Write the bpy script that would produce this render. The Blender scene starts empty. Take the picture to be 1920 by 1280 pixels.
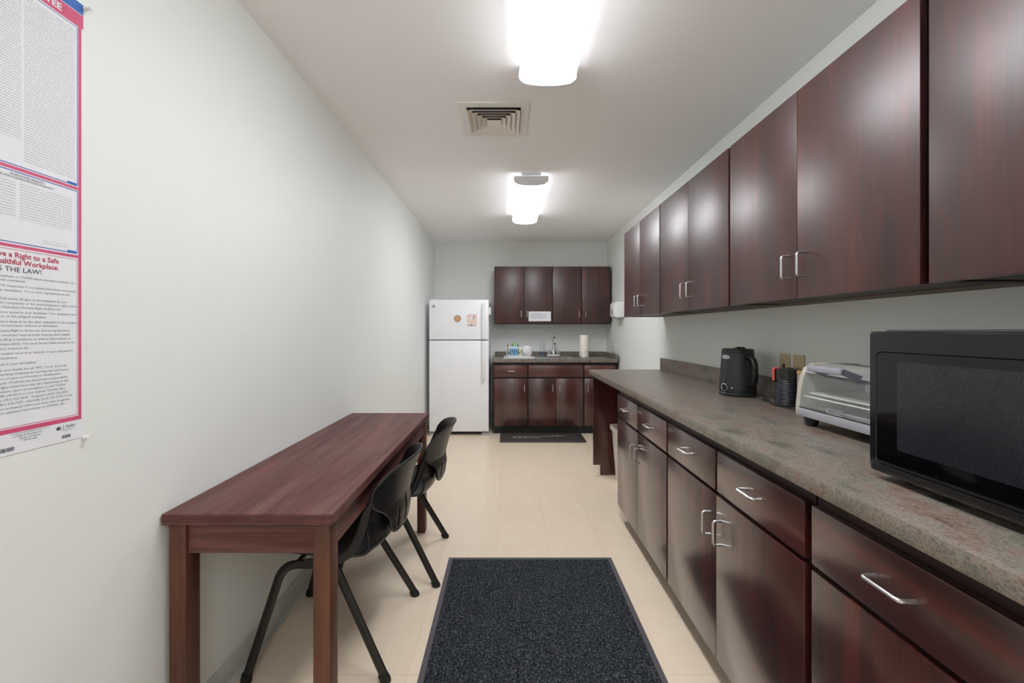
import bpy, bmesh, math, random
from mathutils import Vector, Matrix
random.seed(4)
S = bpy.context.scene
COL = S.collection
PI = math.pi

# ------------------------------------------------------------------ camera, world, exposure
cam_d = bpy.data.cameras.new('camera'); cam = bpy.data.objects.new('camera', cam_d); COL.objects.link(cam)
cam.location = (0, 0, 1.27); cam.rotation_euler = (PI/2, 0, 0)
cam_d.sensor_width = 36; cam_d.lens = 785/1920*36
cam_d.shift_x = 9/1920; cam_d.shift_y = -20.5/1920
cam_d.clip_start = 0.02
S.camera = cam
w = bpy.data.worlds.new('world'); S.world = w; w.use_nodes = True
w.node_tree.nodes['Background'].inputs[0].default_value = (0.5, 0.5, 0.5, 1)
w.node_tree.nodes['Background'].inputs[1].default_value = 0.2
S.view_settings.view_transform = 'Standard'; S.view_settings.look = 'None'
S.view_settings.gamma = 1; S.view_settings.use_curve_mapping = False
S.view_settings.exposure = 0.28
LAMP = 20.5            # emission of the ceiling lamps' diffusers
S.cycles.use_denoising = True
S.cycles.max_bounces = 14; S.cycles.diffuse_bounces = 10; S.cycles.glossy_bounces = 4

# ------------------------------------------------------------------ room numbers
XL, XR, YB, YF, ZC = -1.0, 1.378, 5.80, -2.4, 2.497

# ------------------------------------------------------------------ node material helpers
def srgb(r, g, b):
    f = lambda c: (c/255/12.92) if c/255 <= .04045 else ((c/255+.055)/1.055)**2.4
    return (f(r), f(g), f(b), 1)
class M:
    def __init__(s, name):
        s.m = bpy.data.materials.new(name); s.m.use_nodes = True
        s.t = s.m.node_tree; s.n = s.t.nodes; s.l = s.t.links
        s.b = s.n['Principled BSDF']; s.out = s.n['Material Output']
        s._co = None
    def set(s, **k):
        for a, v in k.items(): s.b.inputs[a.replace('_', ' ')].default_value = v
        return s
    def co(s, rnd=0.0):
        if s._co is None:
            tc = s.n.new('ShaderNodeTexCoord'); v = tc.outputs['Object']
            if rnd:
                oi = s.n.new('ShaderNodeObjectInfo')
                mu = s.n.new('ShaderNodeMath'); mu.operation = 'MULTIPLY'; mu.inputs[1].default_value = rnd
                s.l.new(oi.outputs['Random'], mu.inputs[0])
                ad = s.n.new('ShaderNodeVectorMath'); ad.operation = 'ADD'
                s.l.new(v, ad.inputs[0]); s.l.new(mu.outputs[0], ad.inputs[1]); v = ad.outputs[0]
            s._co = v
        return s._co
    def noise(s, scale, stretch=(1, 1, 1), detail=4, rough=.55, dist=0):
        mp = s.n.new('ShaderNodeMapping'); mp.inputs['Scale'].default_value = stretch
        s.l.new(s.co(), mp.inputs[0])
        nz = s.n.new('ShaderNodeTexNoise'); nz.inputs['Scale'].default_value = scale
        nz.inputs['Detail'].default_value = detail; nz.inputs['Roughness'].default_value = rough
        nz.inputs['Distortion'].default_value = dist
        s.l.new(mp.outputs[0], nz.inputs['Vector']); return nz.outputs['Fac']
    def ramp(s, fac, stops, interp='LINEAR'):
        r = s.n.new('ShaderNodeValToRGB'); r.color_ramp.interpolation = interp
        e = r.color_ramp.elements
        while len(e) < len(stops): e.new(.5)
        for i, (p, c) in enumerate(stops): e[i].position = p; e[i].color = c
        s.l.new(fac, r.inputs[0]); return r.outputs[0]
    def mix(s, fac, a, b, mode='MIX'):
        x = s.n.new('ShaderNodeMix'); x.data_type = 'RGBA'; x.blend_type = mode
        for v, i in ((fac, 0), (a, 6), (b, 7)):
            if hasattr(v, 'links'): s.l.new(v, x.inputs[i])
            else: x.inputs[i].default_value = v
        return x.outputs[2]
    def col(s, v):
        if hasattr(v, 'links'): s.l.new(v, s.b.inputs['Base Color'])
        else: s.b.inputs['Base Color'].default_value = v
        return s
    def bump(s, h, strength=.2, dist=.002):
        b = s.n.new('ShaderNodeBump'); b.inputs['Strength'].default_value = strength; b.inputs['Distance'].default_value = dist
        s.l.new(h, b.inputs['Height']); s.l.new(b.outputs[0], s.b.inputs['Normal']); return s
BLK = (0, 0, 0, 1); WHT = (1, 1, 1, 1)
def g(v): return (v, v, v, 1)

def plain(name, rgb, rough=.5, metal=0, var=.06, scale=30, **k):
    m = M(name); c = srgb(*rgb)
    n = m.noise(scale, detail=2)
    lo = tuple(x*(1-var) for x in c[:3])+(1,); hi = tuple(min(1, x*(1+var)) for x in c[:3])+(1,)
    m.col(m.ramp(n, [(.3, lo), (.7, hi)])); m.set(Roughness=rough, Metallic=metal, **k)
    return m.m
def paint(name, rgb, rough=.6, bumpy=.06):
    m = M(name); c = srgb(*rgb)
    n = m.noise(1.3, detail=2)
    m.col(m.ramp(n, [(.3, tuple(x*.985 for x in c[:3])+(1,)), (.7, c)]))
    m.bump(m.noise(260, detail=3), bumpy, .001); m.set(Roughness=rough); return m.m
def wood(name, axis, dark, mid, red, rough=.3, fine=.5, mott=.55, coat=0.0, crough=.3):
    m = M(name); m.co(37.0)
    st = [9, 9, 9]; st[axis] = .55
    st2 = [2.2, 2.2, 2.2]; st2[axis] = .8
    st3 = [60, 60, 60]; st3[axis] = 1.2
    soft = tuple((a+b)/2 for a, b in zip(mid, red))
    base = m.ramp(m.noise(2.6, st2, 4, .65, .6), [(.32, srgb(*dark)), (.5, srgb(*mid)), (.70, srgb(*soft))])
    gr = m.noise(2.2, st, 6, .65, .4)
    c = m.mix(mott, base, m.ramp(gr, [(.3, srgb(*dark)), (.52, srgb(*mid)), (.75, srgb(*red))]))
    fi = m.noise(2.0, st3, 3, .7)
    c = m.mix(fine, c, m.ramp(fi, [(.35, g(.42)), (.6, g(1.0))]), 'MULTIPLY')
    m.col(c); m.set(Roughness=rough, Specular_IOR_Level=.45)
    if coat: m.set(Coat_Weight=coat, Coat_Roughness=crough, Coat_IOR=1.6)
    m.bump(fi, .09, .0006)
    return m.m

MAT = {}
MAT['wall'] = paint('wall_paint', (231, 234, 231), .55)
MAT['ceil'] = paint('ceiling_paint', (250, 249, 249), .8)
MAT['base'] = plain('vinyl_baseboard', (200, 204, 198), .4)
MAHO = ((32, 15, 14), (64, 26, 23), (116, 42, 34))
MAT['maho_z'] = wood('mahogany_upright_grain', 2, *MAHO, rough=.34, fine=.46, mott=.55, coat=1.0, crough=.2)
MAT['maho_u'] = wood('mahogany_wall_cabinet_doors', 2, *MAHO, rough=.40, fine=.52, mott=.6, coat=.7, crough=.42)
MAT['maho_y'] = wood('mahogany_lengthwise_grain', 1, *MAHO, rough=.34, fine=.4, coat=1.0, crough=.2)
MAT['maho_x'] = wood('mahogany_crosswise_grain', 0, (48, 22, 18), (84, 36, 28), (128, 50, 34), rough=.36, coat=.8, crough=.3)
MAT['maho_in'] = plain('cabinet_carcass_stain', (38, 17, 14), .5, var=.2)
MAT['toe'] = plain('black_vinyl_toe_kick', (30, 32, 32), .45)
MAT['toe_b'] = plain('brown_toe_kick', (92, 70, 46), .5)
MAT['ply'] = plain('raw_underside_wood', (104, 86, 72), .6, var=.15)
MAT['steel'] = plain('brushed_nickel', (206, 204, 204), .3, 1.0, .04)
MAT['chrome'] = plain('chrome', (225, 226, 230), .08, 1.0, .01)
MAT['black_pl'] = plain('black_plastic', (24, 24, 25), .36, var=.1)
MAT['black_gl'] = plain('black_gloss_plastic', (16, 17, 20), .12, var=.1)
MAT['black_mt'] = plain('black_matte_plastic', (34, 35, 38), .45, var=.08)
MAT['black_metal'] = plain('black_powder_coated_steel', (27, 26, 24), .42, var=.15)
MAT['rubber'] = plain('black_rubber', (20, 20, 20), .7)
MAT['white_en'] = plain('white_enamel', (241, 242, 246), .32, var=.01)
MAT['white_pl'] = plain('white_plastic', (232, 232, 234), .35, var=.02)
MAT['grey_pl'] = plain('light_grey_plastic', (168, 168, 175), .35, var=.03)
MAT['gasket'] = plain('grey_door_gasket', (110, 112, 116), .6)
MAT['beige_pl'] = plain('beige_plastic', (202, 187, 152), .4, var=.04)
MAT['paper'] = plain('white_paper', (229, 230, 235), .7, var=.01)
MAT['towel'] = plain('paper_towel', (244, 240, 232), .9, var=.03, scale=120)
MAT['ink'] = plain('dark_ink', (74, 78, 88), .7)
MAT['inkgrey'] = plain('grey_ink', (140, 144, 154), .7)
MAT['pink'] = plain('faded_red_ink', (206, 84, 122), .6, var=.06)
MAT['pinktext'] = plain('red_ink', (190, 72, 96), .6)
MAT['blue'] = plain('blue_ink', (52, 104, 184), .6, var=.05)
MAT['navy'] = plain('navy_ink', (84, 96, 168), .6)
MAT['red_pl'] = plain('coral_red_plastic', (226, 88, 78), .35)
MAT['lidwood'] = plain('bamboo', (214, 170, 104), .5, var=.15)
MAT['cork'] = plain('cork_print', (206, 160, 116), .6, var=.2, scale=200)
MAT['ring'] = plain('dark_ring_ink', (112, 94, 76), .6)
MAT['vent'] = plain('cream_vent_enamel', (244, 239, 229), .5, var=.02)
MAT['ventframe'] = plain('white_vent_frame', (240, 239, 235), .5, var=.02)
MAT['gapshade'] = plain('painted_gap_shade', (40, 40, 44), .8)  # flat dark colour standing in for shade in the vent and under the fridge
MAT['leaf'] = plain('green_plastic', (150, 196, 92), .45)
MAT['dkgreen'] = plain('olive_plastic', (70, 84, 40), .5)
MAT['ltblue'] = plain('pale_blue_plastic', (150, 200, 228), .35)
MAT['midblue'] = plain('blue_slot_plastic', (58, 112, 152), .5)
MAT['liquid'] = plain('blue_dish_soap', (20, 40, 110), .15)
MAT['bin'] = plain('off_white_bin_plastic', (214, 208, 198), .45)
MAT['matgrey'] = plain('grey_rubber_border', (82, 78, 82), .6, var=.1)
MAT['kmat'] = plain('charcoal_foam_mat', (64, 58, 57), .55, var=.1, scale=60)
MAT['kmat_print'] = plain('pale_pink_print', (196, 176, 172), .6, var=.2, scale=40)

def glass(name, tint, refl=.12, rough=.02, opac=.0, opc=(.5, .5, .5, 1)):
    m = bpy.data.materials.new(name); m.use_nodes = True; t = m.node_tree; n = t.nodes; l = t.links
    for x in list(n): n.remove(x)
    o = n.new('ShaderNodeOutputMaterial'); tr = n.new('ShaderNodeBsdfTransparent'); tr.inputs[0].default_value = tint
    gl = n.new('ShaderNodeBsdfGlossy'); gl.inputs[1].default_value = rough
    lw = n.new('ShaderNodeLayerWeight'); lw.inputs[0].default_value = .5
    fr = n.new('ShaderNodeMath'); fr.operation = 'POWER'; fr.inputs[1].default_value = 4.5; l.new(lw.outputs['Facing'], fr.inputs[0])
    ma = n.new('ShaderNodeMath'); ma.operation = 'MULTIPLY_ADD'; ma.inputs[1].default_value = .85; ma.inputs[2].default_value = refl
    l.new(fr.outputs[0], ma.inputs[0])
    mx = n.new('ShaderNodeMixShader'); l.new(ma.outputs[0], mx.inputs[0]); l.new(tr.outputs[0], mx.inputs[1]); l.new(gl.outputs[0], mx.inputs[2])
    df = n.new('ShaderNodeBsdfDiffuse'); df.inputs[0].default_value = opc
    m2 = n.new('ShaderNodeMixShader'); m2.inputs[0].default_value = opac; l.new(mx.outputs[0], m2.inputs[1]); l.new(df.outputs[0], m2.inputs[2])
    l.new(m2.outputs[0], o.inputs[0]); return m
MAT['glass'] = glass('reflection_hazed_oven_glass', (.95, .97, .97, 1), .06, .03, .06, (.5, .53, .53, 1))  # slight grey diffuse paints in the room's reflection
MAT['bottle'] = glass('clear_bottle_plastic', (.94, .96, .96, 1), .05, .05, .14, (.85, .88, .88, 1))
MAT['acrylic'] = glass('clear_acrylic', (.9, .9, .88, 1), .1, .05, .3, (.75, .74, .7, 1))
MAT['smoke'] = glass('smoked_plastic', (.32, .32, .33, 1), .05, .05, .25, (.10, .10, .10, 1))
MAT['pin'] = glass('clear_pin_plastic', (.95, .95, .95, 1), .06, .05, .65, (.88, .88, .88, 1))

def lampmat(k, nm):
    m = bpy.data.materials.new(nm); m.use_nodes = True; t = m.node_tree
    b = t.nodes['Principled BSDF']; b.inputs['Base Color'].default_value = (.9, .9, .9, 1)
    b.inputs['Emission Color'].default_value = (.965, .985, 1.02, 1); b.inputs['Emission Strength'].default_value = LAMP*k
    return m
MAT['lamp'] = lampmat(1, 'lit_diffuser'); MAT['lamp_side'] = lampmat(.12, 'lit_side_lens')

def laminate():
    m = M('speckled_stone_laminate')
    big = m.noise(9, (1.5, .8, 1), 6, .7, .25)
    c = m.ramp(big, [(.30, srgb(80, 76, 69)), (.43, srgb(112, 110, 100)), (.52, srgb(130, 122, 112)), (.60, srgb(124, 106, 95)), (.72, srgb(100, 82, 72))])
    sp = m.noise(210, (1, 1, 1), 3, .7)
    c = m.mix(.75, c, m.ramp(sp, [(.36, g(.36)), (.48, g(.9)), (.62, g(1.22))]), 'MULTIPLY')
    sp2 = m.noise(95, (1, 1, 1), 2, .6)
    c = m.mix(m.ramp(sp2, [(.56, g(0)), (.68, g(.35))]), c, srgb(146, 114, 98))
    m.col(c); m.set(Roughness=.34); return m.m
MAT['lam'] = laminate()
def tablelam(name, axis):
    m = M(name)
    st = [7, 7, 7]; st[axis] = .5
    st3 = [46, 46, 46]; st3[axis] = 1.0
    a = m.noise(2.4, st, 5, .6, .9)
    c = m.ramp(a, [(.28, srgb(58, 36, 36)), (.45, srgb(96, 52, 48)), (.58, srgb(104, 70, 66)), (.72, srgb(134, 70, 62))])
    f = m.noise(2.2, st3, 3, .7, .2)
    c = m.mix(.55, c, m.ramp(f, [(.35, g(.55)), (.6, g(1.05))]), 'MULTIPLY')
    m.col(c); m.set(Roughness=.45, Specular_IOR_Level=.3); return m.m
MAT['tab_y'] = tablelam('table_laminate_lengthwise', 1)
MAT['tab_x'] = tablelam('table_laminate_crosswise', 0)
MAT['leg'] = wood('stained_table_leg', 2, (58, 33, 25), (96, 55, 39), (122, 76, 52), rough=.45, fine=.4)
def tilemat():
    m = M('beige_vinyl_tile'); m.co(53.0)
    a = m.noise(9, (1, .35, 1), 4, .6, .5)
    c = m.ramp(a, [(.3, srgb(229, 211, 189)), (.7, srgb(234, 217, 196))])
    s = m.noise(60, (1, .4, 1), 3, .6)
    c = m.mix(m.ramp(s, [(.66, g(0)), (.74, g(.35))]), c, srgb(200, 178, 154))
    m.col(c); m.set(Roughness=.3); m.bump(m.noise(14, detail=2), .03, .001); return m.m
MAT['tile'] = tilemat()
MAT['grout'] = plain('tile_joint', (196, 177, 153), .8)
def carpet():
    m = M('charcoal_ribbed_carpet')
    a = m.noise(150, (1, .8, 1), 4, .75, .4)
    rib = m.noise(60, (3, .12, 1), 2, .5)
    c = m.ramp(a, [(.36, srgb(18, 19, 22)), (.5, srgb(43, 46, 51)), (.66, srgb(108, 111, 117))])
    c = m.mix(.35, c, m.ramp(rib, [(.4, g(.6)), (.6, g(1.1))]), 'MULTIPLY')
    m.col(c); m.set(Roughness=.95, Specular_IOR_Level=.1); m.bump(a, .9, .004); return m.m
MAT['carpet'] = carpet()
def fineprint():
    # flat small print: rows of grey dashes
    m = M('rows_of_small_print'); tc = m.co()
    sep = m.n.new('ShaderNodeSeparateXYZ'); m.l.new(tc, sep.inputs[0])
    mz = m.n.new('ShaderNodeMath'); mz.operation = 'MULTIPLY'; mz.inputs[1].default_value = 2*PI/.0056; m.l.new(sep.outputs[2], mz.inputs[0])
    si = m.n.new('ShaderNodeMath'); si.operation = 'SINE'; m.l.new(mz.outputs[0], si.inputs[0])
    fac = m.ramp(si.outputs[0], [(.45, g(0)), (.62, g(1))])
    wd = m.ramp(m.noise(1, (0, 330, 178), 1, .5), [(.36, g(0)), (.46, g(.8))])
    f = m.mix(1.0, fac, wd, 'MULTIPLY')
    m.col(m.mix(f, srgb(228, 229, 234), srgb(168, 171, 179))); m.set(Roughness=.7); return m.m
MAT['print'] = fineprint()
def meshscreen():
    m = M('perforated_oven_screen'); tc = m.co()
    sep = m.n.new('ShaderNodeSeparateXYZ'); m.l.new(tc, sep.inputs[0])
    def sn(o, p):
        a = m.n.new('ShaderNodeMath'); a.operation = 'MULTIPLY'; a.inputs[1].default_value = 2*PI/p; m.l.new(o, a.inputs[0])
        b = m.n.new('ShaderNodeMath'); b.operation = 'SINE'; m.l.new(a.outputs[0], b.inputs[0]); return b.outputs[0]
    mu = m.n.new('ShaderNodeMath'); mu.operation = 'MULTIPLY'
    m.l.new(sn(sep.outputs[1], .0046), mu.inputs[0]); m.l.new(sn(sep.outputs[2], .0046), mu.inputs[1])
    m.col(m.ramp(mu.outputs[0], [(.3, srgb(26, 27, 32)), (.9, srgb(62, 63, 69))])); m.set(Roughness=.16); return m.m
MAT['screen'] = meshscreen()
def photo_mat():
    m = M('pastel_print')
    c = m.ramp(m.noise(16, detail=3, dist=1.2), [(.35, srgb(226, 176, 184)), (.5, srgb(232, 214, 206)), (.62, srgb(220, 206, 170)), (.72, srgb(176, 142, 156))])
    m.col(c); m.set(Roughness=.4); return m.m
MAT['photo'] = photo_mat()

# ------------------------------------------------------------------ mesh helpers
def box(bm, x0, x1, y0, y1, z0, z1, bev=0, seg=2):
    r = bmesh.ops.create_cube(bm, size=1)
    for v in r['verts']:
        v.co = Vector(((x0+x1)/2+v.co.x*(x1-x0), (y0+y1)/2+v.co.y*(y1-y0), (z0+z1)/2+v.co.z*(z1-z0)))
    if bev:
        es = list({e for v in r['verts'] for e in v.link_edges})
        bmesh.ops.bevel(bm, geom=es, offset=bev, segments=seg, profile=.5, affect='EDGES', clamp_overlap=True)
    return bm
def BOX(*a, **k): return box(bmesh.new(), *a, **k)
def tube(bm, pts, ra, rb=None, n=10, closed=False, ref=None, cap=True):
    pts = [Vector(p) for p in pts]; rb = ra if rb is None else rb
    N = len(pts); rings = []; prev = None
    for i, p in enumerate(pts):
        if closed: t = (pts[(i+1) % N]-pts[i-1])
        else: t = pts[min(i+1, N-1)]-pts[max(i-1, 0)]
        t.normalize()
        if ref is not None: b = Vector(ref)
        elif prev is None: b = Vector((0, 0, 1)) if abs(t.z) < .9 else Vector((1, 0, 0))
        else: b = prev
        b = (b-t*b.dot(t)); b.normalize(); a = t.cross(b); prev = b
        A = ra[i] if isinstance(ra, (list, tuple)) else ra
        B = rb[i] if isinstance(rb, (list, tuple)) else rb
        rings.append([bm.verts.new(p+a*math.cos(2*PI*k/n)*A+b*math.sin(2*PI*k/n)*B) for k in range(n)])
    for i in range(N if closed else N-1):
        r0, r1 = rings[i], rings[(i+1) % N]
        for k in range(n): bm.faces.new((r0[k], r0[(k+1) % n], r1[(k+1) % n], r1[k]))
    if cap and not closed:
        bm.faces.new(rings[0][::-1]); bm.faces.new(rings[-1])
    return bm
def fillet(pts, r, seg=5):
    pts = [Vector(p) for p in pts]; out = [pts[0]]
    for i in range(1, len(pts)-1):
        a, b, c = pts[i-1], pts[i], pts[i+1]
        d0 = (a-b); d1 = (c-b); rr = min(r, d0.length*.49, d1.length*.49)
        p0 = b+d0.normalized()*rr; p1 = b+d1.normalized()*rr
        for k in range(seg+1):
            t = k/seg; out.append((1-t)**2*p0+2*t*(1-t)*b+t*t*p1)
    out.append(pts[-1]); return out
def lathe(bm, prof, c=(0, 0, 0), n=32, flute=0, nf=0):
    rings = []
    for r, z in prof:
        ring = []
        for k in range(n):
            a = 2*PI*k/n; rr = r*(1+(flute*math.cos(nf*a) if flute else 0))
            ring.append(bm.verts.new((c[0]+rr*math.cos(a), c[1]+rr*math.sin(a), c[2]+z)))
        rings.append(ring)
    for i in range(len(rings)-1):
        for k in range(n): bm.faces.new((rings[i][k], rings[i][(k+1) % n], rings[i+1][(k+1) % n], rings[i+1][k]))
    if prof[0][0] > 1e-6: bm.faces.new(rings[0][::-1])
    if prof[-1][0] > 1e-6: bm.faces.new(rings[-1])
    return bm
def prism(bm, poly, axis, a0, a1, bev=0):
    def P(p, a):
        if axis == 0: return (a, p[0], p[1])
        if axis == 1: return (p[0], a, p[1])
        return (p[0], p[1], a)
    v0 = [bm.verts.new(P(p, a0)) for p in poly]; v1 = [bm.verts.new(P(p, a1)) for p in poly]; n = len(poly)
    bm.faces.new(v0); bm.faces.new(v1[::-1])
    for i in range(n): bm.faces.new((v0[i], v1[i], v1[(i+1) % n], v0[(i+1) % n]))
    bmesh.ops.recalc_face_normals(bm, faces=bm.faces)
    if bev: bmesh.ops.bevel(bm, geom=list(bm.edges), offset=bev, segments=2, profile=.5, affect='EDGES', clamp_overlap=True)
    return bm
def xform(bm, mat):
    bmesh.ops.transform(bm, matrix=mat, verts=bm.verts); return bm

# ------------------------------------------------------------------ object helpers
ORG = {}
def thing(name, label, cat, loc=(0, 0, 0), group=None):
    o = bpy.data.objects.new(name, None); COL.objects.link(o); o.location = loc
    o.empty_display_size = .05
    ORG[o] = Vector(loc); o['label'] = label; o['category'] = cat
    if group: o['group'] = group
    return o
def obj(name, bm, mat, parent=None, loc=None, smooth=True, label=None):
    org = ORG[parent] if parent is not None else Vector(loc or (0, 0, 0))
    for v in bm.verts: v.co -= org
    bmesh.ops.recalc_face_normals(bm, faces=bm.faces)
    me = bpy.data.meshes.new(name); bm.to_mesh(me); bm.free()
    me.materials.append(MAT[mat] if isinstance(mat, str) else mat)
    if smooth:
        me.polygons.foreach_set('use_smooth', [True]*len(me.polygons)); me.set_sharp_from_angle(angle=math.radians(35))
    o = bpy.data.objects.new(name, me); COL.objects.link(o)
    if parent is not None: o.parent = parent
    else: o.location = org
    ORG[o] = org
    if label: o['label'] = label
    return o
def single(name, bm, mat, label, cat, loc, group=None):
    o = obj(name, bm, mat, None, loc); o['label'] = label; o['category'] = cat
    if group: o['group'] = group
    return o
def struct(name, bm, mat, loc=(0, 0, 0)):
    o = obj(name, bm, mat, None, loc); o['kind'] = 'structure'; return o
def text(name, s, origin, xdir, updir, h, mat, parent, width=None, align='LEFT', bold=0, label=None):
    """flat lettering as a mesh; h = font size, width = exact length along xdir"""
    cu = bpy.data.curves.new(name, 'FONT'); cu.body = s; cu.size = h; cu.offset = bold*h; cu.resolution_u = 2
    to = bpy.data.objects.new('tmp', cu); COL.objects.link(to)
    dg = bpy.context.evaluated_depsgraph_get(); dg.update()
    me = bpy.data.meshes.new_from_object(to.evaluated_get(dg))
    bpy.data.objects.remove(to)
    xs = [v.co.x for v in me.vertices]; x0, x1 = min(xs), max(xs)
    sx = (width/(x1-x0)) if width else 1
    X = Vector(xdir).normalized(); U = Vector(updir).normalized(); O = Vector(origin)-ORG[parent]
    off = {'LEFT': 0, 'RIGHT': -(x1-x0)*sx, 'CENTER': -(x1-x0)*sx/2}[align]
    for v in me.vertices: v.co = O+X*((v.co.x-x0)*sx+off)+U*v.co.y
    me.name = name; me.materials.clear(); me.materials.append(MAT[mat])
    o = bpy.data.objects.new(name, me); COL.objects.link(o); o.parent = parent; ORG[o] = ORG[parent]
    if label: o['label'] = label
    return o

# ------------------------------------------------------------------ SETTING
T = .1
struct('wall_left', BOX(XL-T, XL, YF, YB, -.05, ZC), 'wall')
struct('wall_right', BOX(XR, XR+T, YF, YB, -.05, ZC), 'wall')
struct('wall_back', BOX(XL-T, XR+T, YB, YB+T, -.05, ZC), 'wall')
struct('wall_front', BOX(XL-T, XR+T, YF-T, YF, -.05, ZC), 'wall')
struct('ceiling', BOX(XL-T, XR+T, YF-T, YB+T, ZC, ZC+T), 'ceil')
fl = struct('floor', BOX(XL-T, XR+T, YF-T, YB+T, -.06, -.002), 'grout')
cache = {}
TS = .3048; J = .0004
x_lines = [XL] + [x for x in [-.0615+k*TS for k in range(-6, 8)] if XL+.01 < x < XR-.01] + [XR]
y_lines = [YF] + [y for y in [2.46+k*TS for k in range(-17, 16)] if YF+.01 < y < YB-.01] + [YB]
for i in range(len(x_lines)-1):
    for j in range(len(y_lines)-1):
        x0, x1, y0, y1 = x_lines[i], x_lines[i+1], y_lines[j], y_lines[j+1]
        key = (round(x1-x0, 4), round(y1-y0, 4))
        if key not in cache:
            t = obj('tile', BOX(-(x1-x0)/2+J, (x1-x0)/2-J, -(y1-y0)/2+J, (y1-y0)/2-J, -.002, 0), 'tile', None, (0, 0, 0), smooth=False)
            cache[key] = t.data
        else:
            t = bpy.data.objects.new('tile', cache[key]); COL.objects.link(t)
        t.parent = fl; t.location = ((x0+x1)/2, (y0+y1)/2, 0)
def baseboard(name, pts):
    bm = bmesh.new()
    for (x0, x1, y0, y1) in pts: box(bm, x0, x1, y0, y1, 0, .10, .002, 1)
    return struct(name, bm, 'base')
baseboard('baseboard_left', [(XL, XL+.006, YF, YB), (XL, XL+.012, YF, YB)][:1])
# coved foot of the vinyl base
prism(bm := bmesh.new(), [(XL+.006, 0), (XL+.02, 0), (XL+.012, .004), (XL+.006, .016)], 1, YF, YB)
cv = obj('cove', bm, 'base', bpy.data.objects['baseboard_left'])
baseboard('baseboard_back', [(XL, -.2, YB-.006, YB)])
baseboard('baseboard_right', [(XR-.006, XR, 3.72, 5.1)])

# ------------------------------------------------------------------ CEILING LAMPS AND VENT
def ceiling_light(y0, y1, label):
    xc, hw, zb = .187, .128, 2.402
    t = thing('ceiling_light', label, 'light', (xc, (y0+y1)/2, ZC), 'ceiling lights')
    bm = bmesh.new(); box(bm, xc-.075, xc+.075, y0+.01, y1-.01, ZC-.022, ZC, .002, 1)
    obj('housing', bm, 'white_en', t)
    prof = [(-hw, ZC-.028), (-hw-.002, zb+.042), (-hw+.004, zb+.028)]
    for k in range(1, 12):
        a = -1+2*k/12; prof.append((a*(hw-.004), zb+.028-.028*math.sqrt(max(0, 1-a*a*.96))))
    prof += [(hw-.004, zb+.028), (hw+.002, zb+.042), (hw, ZC-.028)]
    prof = [(xc+p[0], p[1]) for p in prof]
    inner = prof[2:-2]
    obj('diffuser', prism(bmesh.new(), [(inner[0][0], zb+.030)] + inner + [(inner[-1][0], zb+.030)], 1, y0+.02, y1-.02), 'lamp', t)
    for sd in (-1, 1):
        obj('side_lens', prism(bmesh.new(), [(xc+sd*hw, ZC-.028), (xc+sd*(hw+.002), zb+.042), (xc+sd*(hw-.004), zb+.031), (xc+sd*(hw-.012), zb+.031), (xc+sd*(hw-.012), ZC-.028)], 1, y0+.02, y1-.02), 'lamp_side', t)
    obj('top_tray', BOX(xc-hw+.013, xc+hw-.013, y0+.02, y1-.02, ZC-.033, ZC-.028), 'white_en', t)
    for a, b in ((y0, y0+.018), (y1-.018, y1)):
        obj('end_cap', prism(bmesh.new(), [(xc+(p[0]-xc)*1.03, p[1]-.003 if p[1] < ZC-.03 else p[1]) for p in prof], 1, a, b), 'white_en', t)
    return t
ceiling_light(.73, 1.95, 'near lit wraparound fluorescent ceiling light cut off by the top of the photo')
ceiling_light(3.25, 4.46, 'far lit wraparound fluorescent ceiling light beyond the square air vent')

ceiling_light(-1.79, -.57, 'lit wraparound fluorescent ceiling light behind the camera, outside the photo')

t = thing('ceiling_vent', 'square cream ceiling air vent with concentric louvers between the two lights', 'vent', (-.075, 2.44, ZC))
cx, cy = -.075, 2.438
def ring(bm, h0, z0, h1, z1, th=.0025):
    """sloping square louver: half width h0 at z0 to h1 at z1"""
    def sq(h, z): return [bm.verts.new((cx+sx*h, cy+sy*h, z)) for sx, sy in ((-1, -1), (1, -1), (1, 1), (-1, 1))]
    a, b, c, d = sq(h0, z0), sq(h1, z1), sq(h1-th, z1), sq(h0-th, z0)
    for r0, r1 in ((a, b), (b, c), (c, d), (d, a)):
        for k in range(4): bm.faces.new((r0[k], r0[(k+1) % 4], r1[(k+1) % 4], r1[k]))
    return bm
bm = bmesh.new(); ring(bm, .197, ZC-.001, .195, ZC-.008, .045); obj('frame', bm, 'ventframe', t)
bm = bmesh.new(); box(bm, cx-.150, cx+.150, cy-.150, cy+.150, ZC-.0015, ZC-.0005); obj('duct_shade', bm, 'gapshade', t)  # dark sheet paints the shade behind the louvers; no duct is cut
for h in (.146, .119, .092, .065):
    obj('louver', ring(bmesh.new(), h-.024, ZC-.003, h, ZC-.024, .002), 'vent', t)
obj('center_panel', BOX(cx-.040, cx+.040, cy-.040, cy+.040, ZC-.025, ZC-.021, .001, 1), 'vent', t)
for sx in (-1, 1): obj('screw', lathe(bmesh.new(), [(.004, -.002), (.003, 0)], (cx+sx*.172, cy, ZC-.0085), 10), 'steel', t)

# ------------------------------------------------------------------ PULL HANDLES
def pull(bm, door_pt, out, along, L=.082, reach=.03, r=.0043):
    """bent wire pull: door_pt = centre on the door face, out = away from door, along = grip direction"""
    P = Vector(door_pt); o = Vector(out); a = Vector(along)
    pts = [P-a*L/2, P-a*L/2+o*reach, P+a*L/2+o*reach, P+a*L/2]
    return tube(bm, fillet(pts, .011, 5), r, n=10)

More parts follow.
